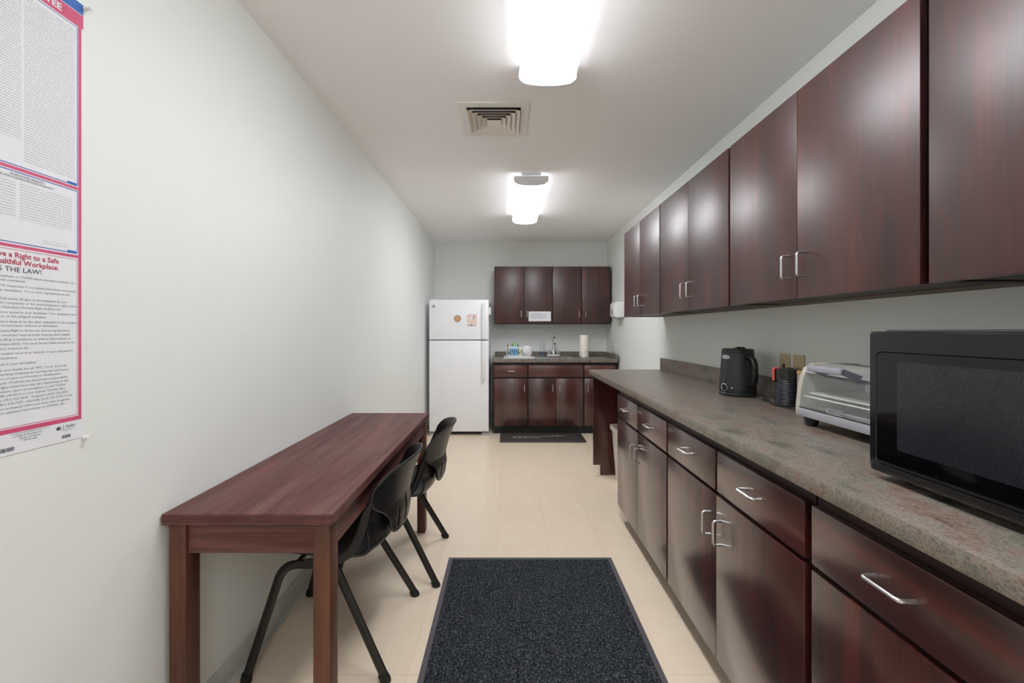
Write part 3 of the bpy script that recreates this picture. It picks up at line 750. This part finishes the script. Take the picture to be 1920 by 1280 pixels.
def make_chair(label):
    t = thing('stacking_chair', label, 'chair', (0, 0, 0), 'black chairs at the long table')
    SP = cr(seat_prof, 40); BP = cr(back_prof, 60)
    def pick(P, v):
        x = v*(len(P)-1); k = min(int(x), len(P)-2); return P[k].lerp(P[k+1], x-k)
    def seat(u, v):
        p = pick(SP, v); lift = .022*abs(u)**3 if v < .6 else .022*abs(u)**3*(1-v)/.4
        fwd = -.062*u*u*min(1, max(0, (v-.5)/.25))
        return (p.x+fwd, u*p.z, p.y+lift-.008*(1-u*u)*(1 if v < .65 else 0))
    def back(u, v):
        p = pick(BP, v); y = u*p.z; wrap = -.085*(y/.235)**2
        gr = 0
        for yc, zt in ((-.098, .575), (-.036, .625), (.036, .625), (.098, .575)):
            zz = p.y; zt0 = .492
            if zt0 < zz < zt:
                wdt = .0055*(1-.5*(zz-zt0)/(zt-zt0)); gr += .011*math.exp(-((y-yc)/wdt)**2)*min(1, (zz-zt0)/.01, (zt-zz)/.012)
        lobe = .014*max(0, min(1, (.60-p.y)/.05))
        return (p.x+wrap+lobe-gr, y, p.y)
    bm, rim = shell(seat, 24, 36, .007); tube(bm, rim, .0055, closed=True, n=6); obj('seat', bm, 'black_pl', t)
    bm, rim = shell(back, 96, 56, .007); tube(bm, rim[::2], .0062, closed=True, n=6); obj('backrest', bm, 'black_pl', t)
    for s in (-1, 1):
        bm = bmesh.new()
        P = cr([(-.05, s*.228, .430), (.0, s*.229, .428), (.06, s*.230, .430), (.115, s*.229, .458), (.150, s*.228, .515), (.172, s*.230, .58), (.190, s*.236, .632), (.203, s*.2405, .672)], 30)
        tube(bm, P, [.006+.011*min(1, k/6, (30-k)/8) for k in range(31)], .0045, n=10, ref=(0, 1, 0)); obj('side_arm', bm, 'black_pl', t)
        bm = bmesh.new(); tube(bm, fillet([(-.252, s*.246, .012), (-.135, s*.212, .408), (.028, s*.208, .402)], .06, 8), .0165, .0095, n=12, ref=(0, 1, 0)); lg = obj('leg', bm, 'black_metal', t)
        bm = bmesh.new(); tube(bm, [(-.254, s*.2465, 0), (-.2525, s*.246, .006), (-.249, s*.245, .028)], [.019, .021, .019], [.013, .014, .012], n=12, ref=(0, 1, 0)); obj('foot_cap', bm, 'rubber', lg)
        bm = bmesh.new(); tube(bm, fillet([(-.03, s*.187, .404), (.040, s*.190, .404), (.252, s*.246, .012)], .03, 6), .0165, .0095, n=12, ref=(0, 1, 0)); lg = obj('leg', bm, 'black_metal', t)
        bm = bmesh.new(); tube(bm, [(.254, s*.2465, 0), (.2525, s*.246, .006), (.240, s*.243, .028)], [.019, .021, .019], [.013, .014, .012], n=12, ref=(0, 1, 0)); obj('foot_cap', bm, 'rubber', lg)
        for z in (.520, .545): obj('screw', lathe(bmesh.new(), [(.003, -.002), (.003, .0035), (0, .004)], (.196, s*.193, z), 8), 'black_metal', t)
    bm = bmesh.new()
    for x in (-.09, .02): tube(bm, [(x, -.207, .404), (x, .207, .404)], .009, n=10)
    obj('seat_frame', bm, 'black_metal', t)
    return t
c1 = make_chair('near black plastic shell chair tucked under the long table')
c1.location = (-.692, 1.76, 0)
def copy_tree(o, parent=None):
    c = o.copy(); COL.objects.link(c)
    if parent is not None: c.parent = parent
    for ch in list(o.children): copy_tree(ch, c)
    return c
c2 = copy_tree(c1); c2['label'] = 'far black plastic shell chair at the long table, nearer the fridge'
c2.location = (-.616, 2.31, 0); c2.rotation_euler = (0, 0, math.radians(3))

# ------------------------------------------------------------------ MATS
MX0, MX1, MY0, MY1 = -.325, .580, .85, 2.337
t = thing('floor_mat', 'large dark charcoal carpet mat with grey border on the tile floor', 'mat', ((MX0+MX1)/2, (MY0+MY1)/2, 0))
obj('carpet_pile', BOX(MX0+.024, MX1-.024, MY0+.024, MY1-.024, .0005, .008, .002, 1), 'carpet', t)
bm = bmesh.new()
for a in ((MX0, MX0+.0235, MY0, MY1), (MX1-.0235, MX1, MY0, MY1), (MX0+.0235, MX1-.0235, MY0, MY0+.0235), (MX0+.0235, MX1-.0235, MY1-.0235, MY1)): box(bm, *a, .0005, .005, .0018, 1)
obj('border', bm, 'matgrey', t)
KX0, KX1, KY0, KY1 = -.085, .90, 4.74, 5.165
t = thing('kitchen_mat', 'small dark cushioned kitchen mat in front of the sink cabinets', 'mat', ((KX0+KX1)/2, 4.95, 0))
obj('pad', prism(bmesh.new(), [(KY0, .001), (KY1, .001), (KY1-.03, .016), (KY0+.03, .016)], 0, KX0, KX1, .002), 'kmat', t)
bm = bmesh.new(); pts = []
for k in range(150):
    u = k/149; x = .05+u*.62
    amp = .030*(.6+.4*math.sin(9*u)); pts.append((x+.018*math.sin(u*60), 4.93+.05*u+amp*math.cos(u*60)*(.4+.6*math.sin(u*17)**2), .0172))
tube(bm, pts, .005, .0006, n=6, ref=(0, 0, 1))
pts = [(.08+.32*k/40, 4.885+.012*math.sin(k*1.3), .0172) for k in range(41)]
tube(bm, pts, .004, .0006, n=6, ref=(0, 0, 1))
obj('script_print', bm, 'kmat_print', t)

# ------------------------------------------------------------------ MICROWAVE
WX, WY0, WY1, WZ0, WZ1 = .858, .455, .995, .937, 1.268
t = thing('microwave', 'large black microwave oven on the near end of the long counter', 'microwave', (1.08, .73, .925))
obj('case', BOX(WX+.034, XR-.05, WY0+.004, WY1-.006, WZ0, WZ1+.004, .004), 'black_mt', t)
dr = bmesh.new()
def rr(y0, y1, z0, z1, r, n=5):
    p = []
    for cyy, czz, a0 in ((y1-r, z1-r, 0), (y0+r, z1-r, PI/2), (y0+r, z0+r, PI), (y1-r, z0+r, 1.5*PI)):
        for k in range(n+1): p.append((cyy+r*math.cos(a0+k*PI/2/n), czz+r*math.sin(a0+k*PI/2/n)))
    return p
def loops(bm, loops_):
    """bridge successive (x, polygon) loops"""
    R = [[bm.verts.new((x, a, b)) for a, b in pl] for x, pl in loops_]
    n = len(R[0])
    for i in range(len(R)-1):
        for k in range(n): bm.faces.new((R[i][k], R[i][(k+1) % n], R[i+1][(k+1) % n], R[i+1][k]))
    return R
DY0, DY1 = .545, WY1
R = loops(dr, [(WX+.033, rr(DY0, DY1, WZ0+.002, WZ1, .006)), (WX+.006, rr(DY0, DY1, WZ0+.006, WZ1, .006)), (WX, rr(DY0+.005, DY1-.005, WZ0+.018, WZ1-.004, .006)),
           (WX, rr(DY0+.019, DY1-.0205, .964, 1.222, .012)), (WX+.004, rr(DY0+.021, DY1-.0225, .966, 1.220, .011))])
dr.faces.new(R[0][::-1]); dr.faces.new(R[-1])
d = obj('door', dr, 'black_gl', t)
obj('door_glass', prism(bmesh.new(), rr(DY0+.0215, DY1-.023, .9665, 1.2195, .0105), 0, WX+.0008, WX+.0038), plain('black_glass', (6, 7, 10), .05, var=.1), d)
obj('window_screen', prism(bmesh.new(), rr(.62, .922, 1.006, 1.201, .006), 0, WX+.0002, WX+.0009), 'screen', d)
obj('control_panel', BOX(WX+.001, WX+.033, WY0+.002, DY0-.003, WZ0+.004, WZ1, .004), 'black_gl', t)
bm = bmesh.new()
for i in range(4):
    for j in range(3): box(bm, WX-.0008, WX+.0008, WY0+.016+j*.021, WY0+.032+j*.021, 1.00+i*.032, 1.02+i*.032, .0005, 1)
obj('button', bm, 'black_mt', t)
obj('display', BOX(WX-.0003, WX+.0008, WY0+.014, DY0-.018, 1.18, 1.22), 'black_gl', t)
for x in (WX+.06, XR-.09):
    for y in (WY0+.04, WY1-.05): obj('foot', lathe(bmesh.new(), [(.014, .9255), (.016, .9372)], (x, y, 0), 14), 'rubber', t)

# ------------------------------------------------------------------ TOASTER OVEN
t = thing('toaster_oven', 'light grey toaster oven with glass door on the long counter', 'toaster oven', (1.2, 1.36, .925))
OY0, OY1 = 1.15, 1.565
def oprof(dx, dzt, x_in=0):
    return [(1.078+dx, .957), (1.076+dx, .985), (1.082+dx, 1.05), (1.093+dx, 1.10), (1.106+dx, 1.132-dzt), (1.13+dx, 1.148-dzt), (1.18, 1.152-dzt), (1.30, 1.147-dzt), (1.325, 1.135-dzt), (1.33, .957)]
for a, b in ((OY1-.022, OY1), (OY0, OY0+.022)):
    obj('end_panel', prism(bmesh.new(), oprof(0, 0), 1, a, b, .003), plain('warm_grey_plastic', (176, 172, 160), .4), t)
bm = bmesh.new()
box(bm, 1.32, 1.327, OY0+.0225, OY1-.0225, .975, 1.13)
box(bm, 1.085, 1.327, OY0+.0225, OY1-.0225, .960, .966)
pr = [(1.112, 1.128), (1.135, 1.143), (1.18, 1.148), (1.30, 1.143), (1.32, 1.13)]
obj('oven_top', prism(bmesh.new(), pr + [(p[0], p[1]-.004) for p in pr[::-1]], 1, OY0+.0225, OY1-.0225), plain('oven_top_grey', (150, 149, 144), .4), t)
obj('oven_shell', bm, plain('reflection_white_lining', (226, 227, 226), .4, 0), t)  # interior painted near-white to imitate the wall reflected in the door
obj('lower_panel', prism(bmesh.new(), [(1.078, .958), (1.0745, .988), (1.086, .988), (1.088, .958)], 1, OY0+.0225, OY1-.0225, .001), 'grey_pl', t)
gp = [(1.0765, .993), (1.082, 1.05), (1.093, 1.10), (1.0985, 1.116)]
d = obj('glass_door', prism(bmesh.new(), gp + [(p[0]+.004, p[1]) for p in gp[::-1]], 1, OY0+.024, OY1-.0235), 'glass', t)
gp2 = [(1.096, 1.1165), (1.104, 1.128), (1.112, 1.134)]
obj('door_top_rail', prism(bmesh.new(), gp2 + [(p[0]+.006, p[1]-.001) for p in gp2[::-1]], 1, OY0+.024, OY1-.0235), plain('door_rail_grey', (128, 128, 128), .35), d)
bm = bmesh.new(); box(bm, 1.034, 1.050, 1.300, 1.448, 1.130, 1.152, .005, 2); obj('handle', bm, plain('silver_grey_handle', (150, 150, 160), .35), d)
bgp = plain('blue_grey_plastic', (112, 114, 126), .35)
for y in (1.300, 1.434): obj('handle_bracket', prism(bmesh.new(), [(1.040, 1.134), (1.100, 1.108), (1.108, 1.126), (1.045, 1.150)], 1, y, y+.014), bgp, d)
obj('slot_line', BOX(1.0748, 1.0775, OY0+.0235, OY1-.0235, .9885, .9915), 'black_pl', t)
# brand plate on the glass
pl = bmesh.new(); prism(pl, rr(1.338, 1.408, .994, 1.008, .003, 3), 0, 1.0742, 1.0752); xform(pl, Matrix.Identity(4))
bp = obj('brand_plate', pl, 'ink', d, label='dark brand plate with white letters')
bm = bmesh.new(); tube(bm, [(1.0741, a, b) for a, b in rr(1.338, 1.408, .994, 1.008, .003, 3)], .0007, closed=True, n=5); obj('plate_rim', bm, 'paper', d)
text('lettering', 'BLACK+DECKER', (1.0738, 1.405, .9982), (0, -1, 0), (0, 0, 1), .0085, 'paper', d, width=.062)
# inside
bm = bmesh.new()
for x in (1.115, 1.30): tube(bm, [(x, OY0+.025, 1.04), (x, OY1-.025, 1.04)], .0032, n=6)
for k in range(26):
    y = OY0+.035+k*.0138; tube(bm, [(1.115, y, 1.042), (1.30, y, 1.042)], .0024, n=5)
tube(bm, [(1.095, OY0+.025, 1.030), (1.095, OY1-.025, 1.030)], .003, n=6)
obj('wire_rack', bm, plain('bright_rack_wire', (240, 236, 226), .3, .2), t)
bm = bmesh.new(); tube(bm, [(1.13, OY0+.025, .99), (1.13, OY1-.025, .99)], .004, n=8); tube(bm, [(1.27, OY0+.025, .99), (1.27, OY1-.025, .99)], .004, n=8); obj('heating_element', bm, 'steel', t)
for x in (1.105, 1.30):
    for y in (OY0+.04, OY1-.045): obj('foot', lathe(bmesh.new(), [(.016, .9255), (.022, .940), (.025, .9575)], (x, y, 0), 16), 'black_mt', t)

# ------------------------------------------------------------------ TUMBLER, JAR, CORD, KETTLE
c = (1.295, 1.93, .925)
t = thing('ribbed_tumbler', 'black ribbed tumbler with smoky top and red clip beside the toaster oven', 'tumbler', c)
bm = bmesh.new()
pf = [(.050, .0005), (.052, .004)]
for k in range(13): pf += [(.0535, .008+k*.0088), (.0515, .0124+k*.0088)]
pf += [(.0535, .123), (.052, .125), (0, .125)]
lathe(bm, pf, c, 32); obj('sleeve', bm, plain('navy_black_plastic', (24, 27, 36), .4), t)
obj('clear_band', lathe(bmesh.new(), [(.0525, .1255), (.0535, .158), (.0515, .158), (.050, .1255)], c, 32), 'smoke', t)
obj('lid', lathe(bmesh.new(), [(.0545, .1582), (.0545, .166), (.048, .170), (.02, .170), (.018, .174), (0, .174)], c, 32), 'smoke', t)
bm = bmesh.new(); a = Vector((-.96, .28, 0)).normalized(); sd = Vector((-a.y, a.x, 0))
pts = [Vector(c)+a*.04+Vector((0, 0, .171)), Vector(c)+a*.059+Vector((0, 0, .171)), Vector(c)+a*.0595+Vector((0, 0, .115))]
tube(bm, fillet(pts, .006, 4), .0045, .0095, n=10, ref=sd); obj('clip', bm, 'red_pl', t)
c = (1.312, 1.834, .925)
t = thing('lidded_jar', 'small pale jar with a bamboo lid half hidden behind the toaster oven', 'jar', c)
obj('jar', lathe(bmesh.new(), [(.033, .0005), (.035, .004), (.035, .15), (.033, .154), (0, .154)], c, 24), plain('pale_pink_glass', (172, 158, 150), .2), t)
obj('lid', lathe(bmesh.new(), [(.0355, .1545), (.0365, .157), (.0365, .166), (.034, .169), (0, .169)], c, 24), 'lidwood', t)
t = thing('power_cord', 'loose black power cord with plug on the counter beside the tumbler', 'cord', (1.26, 2.0, .926))
P = cr([(1.260, 2.028, .933), (1.250, 1.995, .930), (1.230, 1.93, .9295), (1.236, 1.87, .9292), (1.26, 1.80, .9292), (1.30, 1.72, .9292), (1.335, 1.64, .9292), (1.345, 1.575, .9292)], 40)
obj('cable', tube(bmesh.new(), P, .0034, n=8), 'rubber', t)
bm = bmesh.new(); tube(bm, [(1.262, 2.060, .936), (1.2615, 2.045, .936), (1.260, 2.028, .934), (1.255, 2.012, .932)], [.010, .011, .0085, .005], [.0075, .008, .006, .004], n=10, ref=(0, 0, 1)); pg = obj('plug', bm, 'rubber', t)
bm = bmesh.new()
for s in (-1, 1): box(bm, 1.261+s*.005, 1.263+s*.005, 2.060, 2.078, .933, .939)
obj('prong', bm, 'steel', pg)

KC = Vector((1.236, 2.246, .925))
t = thing('electric_kettle', 'tall black fluted electric kettle with loop handle on the long counter', 'kettle', KC)
obj('power_base', lathe(bmesh.new(), [(.088, .0005), (.0895, .004), (.0895, .014), (.086, .018), (0, .018)], KC, 40), 'black_mt', t)
obj('body', lathe(bmesh.new(), [(.087, .0185), (.089, .024), (.0885, .05), (.084, .12), (.079, .19), (.0765, .225), (.0765, .228), (0, .228)], KC, 144, .006, 48), 'black_mt', t)
obj('lid', lathe(bmesh.new(), [(.0765, .2285), (.077, .232), (.076, .244), (.070, .248), (.03, .248), (0, .247)], KC, 40), 'black_pl', t)
bm = bmesh.new(); box(bm, KC.x-.008, KC.x+.035, KC.y-.012, KC.y+.012, KC.z+.249, KC.z+.257, .003); obj('lid_button', bm, 'black_gl', t)
bm = bmesh.new(); box(bm, KC.x-.022, KC.x-.009, KC.y-.010, KC.y+.010, KC.z+.249, KC.z+.254, .002); obj('lid_trim', bm, 'chrome', t)
o = Vector((.10, -1, 0)).normalized(); sd = Vector((1, .1, 0)).normalized()
H = lambda r, z: KC+o*r+Vector((0, 0, z))
bm = bmesh.new(); tube(bm, fillet([H(.076, .205), H(.118, .208), H(.138, .175), H(.140, .10), H(.128, .068), H(.084, .062)], .025, 6), .009, .015, n=12, ref=sd); obj('handle', bm, 'black_pl', t)
a = Vector((-.96, -.28, 0)).normalized(); sdv = Vector((-a.y, a.x, 0))*-1     # sdv: rightwards seen from outside
def badge(bm, ra, rb, r, z, th, tilt=0, n=24):
    ctr = KC+a*r+Vector((0, 0, z)); vs0 = []; vs1 = []
    for k in range(n):
        p = sdv*ra*math.cos(2*PI*k/n)+Vector((0, 0, rb*math.sin(2*PI*k/n)))
        back_ = a*(-(p.dot(sdv))**2/(2*.082))
        vs0.append(bm.verts.new(ctr+p+back_)); vs1.append(bm.verts.new(ctr+p+back_+a*th))
    bm.faces.new(vs0); bm.faces.new(vs1)
    for k in range(n): bm.faces.new((vs0[k], vs0[(k+1) % n], vs1[(k+1) % n], vs1[k]))
    return bm
obj('brand_badge', badge(bmesh.new(), .026, .0105, .0785, .205, .0022), 'grey_pl', t, label='silver oval brand badge')
text('lettering', "De'Longhi", KC+a*.0812-sdv*.018+Vector((0, 0, .2015)), sdv, (0, 0, 1), .011, 'ink', t, width=.036)
bm = bmesh.new(); ctr = KC+a*.0885+Vector((0, 0, .045))
tube(bm, [ctr+sdv*.019*math.cos(2*PI*k/24)+Vector((0, 0, .019*math.sin(2*PI*k/24)))-a*((.019*math.cos(2*PI*k/24))**2/.17) for k in range(24)], .0026, closed=True, n=6); obj('dial_ring', bm, 'chrome', t)
obj('dial', badge(bmesh.new(), .0165, .0165, .0880, .045, .002), 'black_gl', t)
a = Vector((-.72, -.69, 0)).normalized(); sdv = Vector((-a.y, a.x, 0))*-1
obj('mark', badge(bmesh.new(), .005, .0035, .0885, .045, .001), 'grey_pl', t)

# ------------------------------------------------------------------ POSTER
PX = XL
t = thing('wall_poster', 'tall labor law poster in white with red and blue borders on the left wall', 'poster', (PX, .64, 1.02))
PY0, PY1, PZ0, PZ1 = .30, .986, 1.020, 2.035
obj('sheet', BOX(PX+.0004, PX+.0016, PY0, PY1, PZ0, PZ1), 'paper', t)
def flat(rects, x=.0017, d=.0001):
    bm = bmesh.new()
    for (y0, y1, z0, z1) in rects: box(bm, PX+x, PX+x+d, y0, y1, z0, z1)
    return bm
obj('blue_header', flat([(PY0, PY1, 2.010, PZ1)]), 'blue', t)
obj('red_border', flat([(PY0, PY1, 1.977, 2.0085), (.9745, .9815, 1.063, 1.977), (PY0, .9745, 1.596, 1.6025), (PY0, .9745, 1.438, 1.4445), (PY0, .9745, 1.063, 1.0725)]), 'pink', t)
obj('blue_lines', flat([(.9715, .9732, 1.605, 1.974), (PY0, .9715, 1.6045, 1.6065), (PY0, .9715, 1.5918, 1.5938), (.9715, .9732, 1.449, 1.5938), (PY0, .9715, 1.4475, 1.4495), (PY0, .9715, 1.9725, 1.9742)]), 'navy', t)
obj('red_lines', flat([(.9715, .9726, 1.0755, 1.4345), (PY0, .9726, 1.4335, 1.4346), (PY0, .9726, 1.0748, 1.076)]), 'pinktext', t)
obj('blue_tab', flat([(.950, .9705, 1.6045, 1.6105), (.950, .9705, 1.4475, 1.4535)], .0019), 'blue', t)
obj('small_print', flat([(.866, .966, 1.62, 1.965), (.60, .860, 1.66, 1.965), (.858, .960, 1.498, 1.575), (.60, .850, 1.50, 1.575), (.60, .815, 1.09, 1.38), (.90, .952, 1.458, 1.464)], .0018), 'print', t)
X, U = (0, 1, 0), (0, 0, 1); tx = PX+.00215
def line(s, yend, z, h, mat, w=None, bold=0):
    text('lettering', s, (tx, yend, z), X, U, h, mat, t, width=w, align='RIGHT', bold=bold)
line('EMPLOYEE', .938, 1.9855, .021, 'paper', None, .03)
line('EMPLOYEE RIGHTS', .903, 1.5845, .0058, 'ink', .062)
line('EMPLOYEE POLYGRAPH PROTECTION ACT', .923, 1.5785, .0058, 'ink', .125)
line('You Have a Right to a Safe', .932, 1.4185, .0150, 'pinktext', .156, .02)
line('and Healthful Workplace.', .932, 1.4040, .0150, 'pinktext', .149, .02)
line("IT'S THE LAW!", .897, 1.3890, .0145, 'ink', .090)
body = [('You have the right to notify your employer or TOSHA about workplace hazards. You', .966, 1.3770), ('may ask TOSHA to keep your name confidential.', .868, 1.3690),
        ('You have the right to request a TOSHA inspection if you believe that there are unsafe', .968, 1.3580), ('conditions in your workplace. You or your representative may', .956, 1.3490),
        ('with TOSHA within 30 days of discrimination by your', .950, 1.3320), ('safety and health complaints or for exercising your rights under', .972, 1.3235), ('the Hazardous Chemical Right to Know Act.', .938, 1.3150),
        ('citations issued to your employer. Your employer must', .971, 1.3050), ('place of the alleged violation.', .907, 1.2965), ('workplace hazards by the date indicated on the citation', .970, 1.2860), ('hazards have been reduced or eliminated.', .930, 1.2780),
        ('Tennessee Right to Know Law concerning hazardous', .955, 1.2680), ('your employer must provide training about health', .955, 1.2590), ('safe handling procedures, as well as information on', .957, 1.2500), ('data sheets (SDS). You must be provided access to the', .966, 1.2410), ('workplace chemical list.', .874, 1.2320),
        ('your medical records or records of your exposure to', .962, 1.2220), ('or conditions.', .854, 1.2130), ('notice in your workplace.', .888, 1.2010),
        ('Safety and Health Act of 1972, T.C.A. 50-3-101', .948, 1.1890), ('working conditions for working men and women', .954, 1.1805), ('ment of Labor and Workforce Development,', .937, 1.1720), ('and Health (TOSHA) has the primary responsibility', .951, 1.1635), ('The rights listed here may vary depending on the', .952, 1.1550), ('complaint, report an emergency or seek TOSHA', .946, 1.1465),
        ('Call 800-249-8510 or your nearest TOSHA office', .946, 1.1380), ('Jackson (731) 423-5640 - Kingsport (423) 224-2042', .951, 1.1295), ('Memphis (901) 543-7259 - Nashville (615) 741-2793. To be', .960, 1.1210), ('information on Federal OSHA and other state programs,', .956, 1.1125), ('website. For additional information on TOSHA visit', .944, 1.1040)]
for s, ye, z in body: line(s, ye, z, .0066, 'inkgrey', len(s)*.00298)
line('J. J. Keller', .968, 1.050, .0105, 'ink', .034)
line('& Associates, Inc.', .968, 1.0445, .0045, 'inkgrey', .03)
line('To update your state and federal posters contact', .911, 1.0590, .0040, 'ink', .07)
line('J. J. Keller & Associates, Inc.', .899, 1.0535, .0045, 'ink', .055)
line('JJKeller.com/laborlaw', .897, 1.048, .0042, 'ink', .04)
line('800-327-6868', .889, 1.0425, .0042, 'ink', .025)
bars = []; yb = .938
for k in range(13):
    wv = random.choice((.0006, .0009, .0013)); bars.append((yb, yb+wv, 1.0275, 1.0345)); yb += wv+random.choice((.0005, .0008))
yb = .822
for k in range(16):
    wv = random.choice((.0006, .0009, .0013)); bars.append((yb, yb+wv, 1.0275, 1.0355)); yb += wv+random.choice((.0005, .0008))
obj('barcode', flat(bars[:13], .0018), 'ink', t); obj('barcode', flat(bars[13:], .0018), 'ink', t)
bm = bmesh.new(); n = 12; prism(bm, [(.931+.004*math.cos(2*PI*k/n), 1.0515+.004*math.sin(2*PI*k/n)) for k in range(n)], 0, PX+.0017, PX+.0018); obj('maker_emblem', bm, 'ink', t)
for z, lb in ((2.029, 'clear push pin at the upper right corner of the wall poster'), (1.018, 'clear push pin at the lower right corner of the wall poster')):
    pt = thing('push_pin', lb, 'pin', (PX, .989, z))
    bm = bmesh.new(); lathe(bm, [(.0055, .0025), (.0055, .005), (.003, .0065), (.0026, .012), (.0045, .014), (.0045, .017), (0, .0175)], (0, 0, 0), 14)
    xform(bm, Matrix.Translation((PX, .989, z)) @ Matrix.Rotation(PI/2, 4, 'Y')); obj('head', bm, 'pin', pt)
    bm = bmesh.new(); lathe(bm, [(.0006, 0), (.0006, .0025)], (0, 0, 0), 6); xform(bm, Matrix.Translation((PX, .989, z)) @ Matrix.Rotation(PI/2, 4, 'Y')); obj('needle', bm, 'steel', pt)
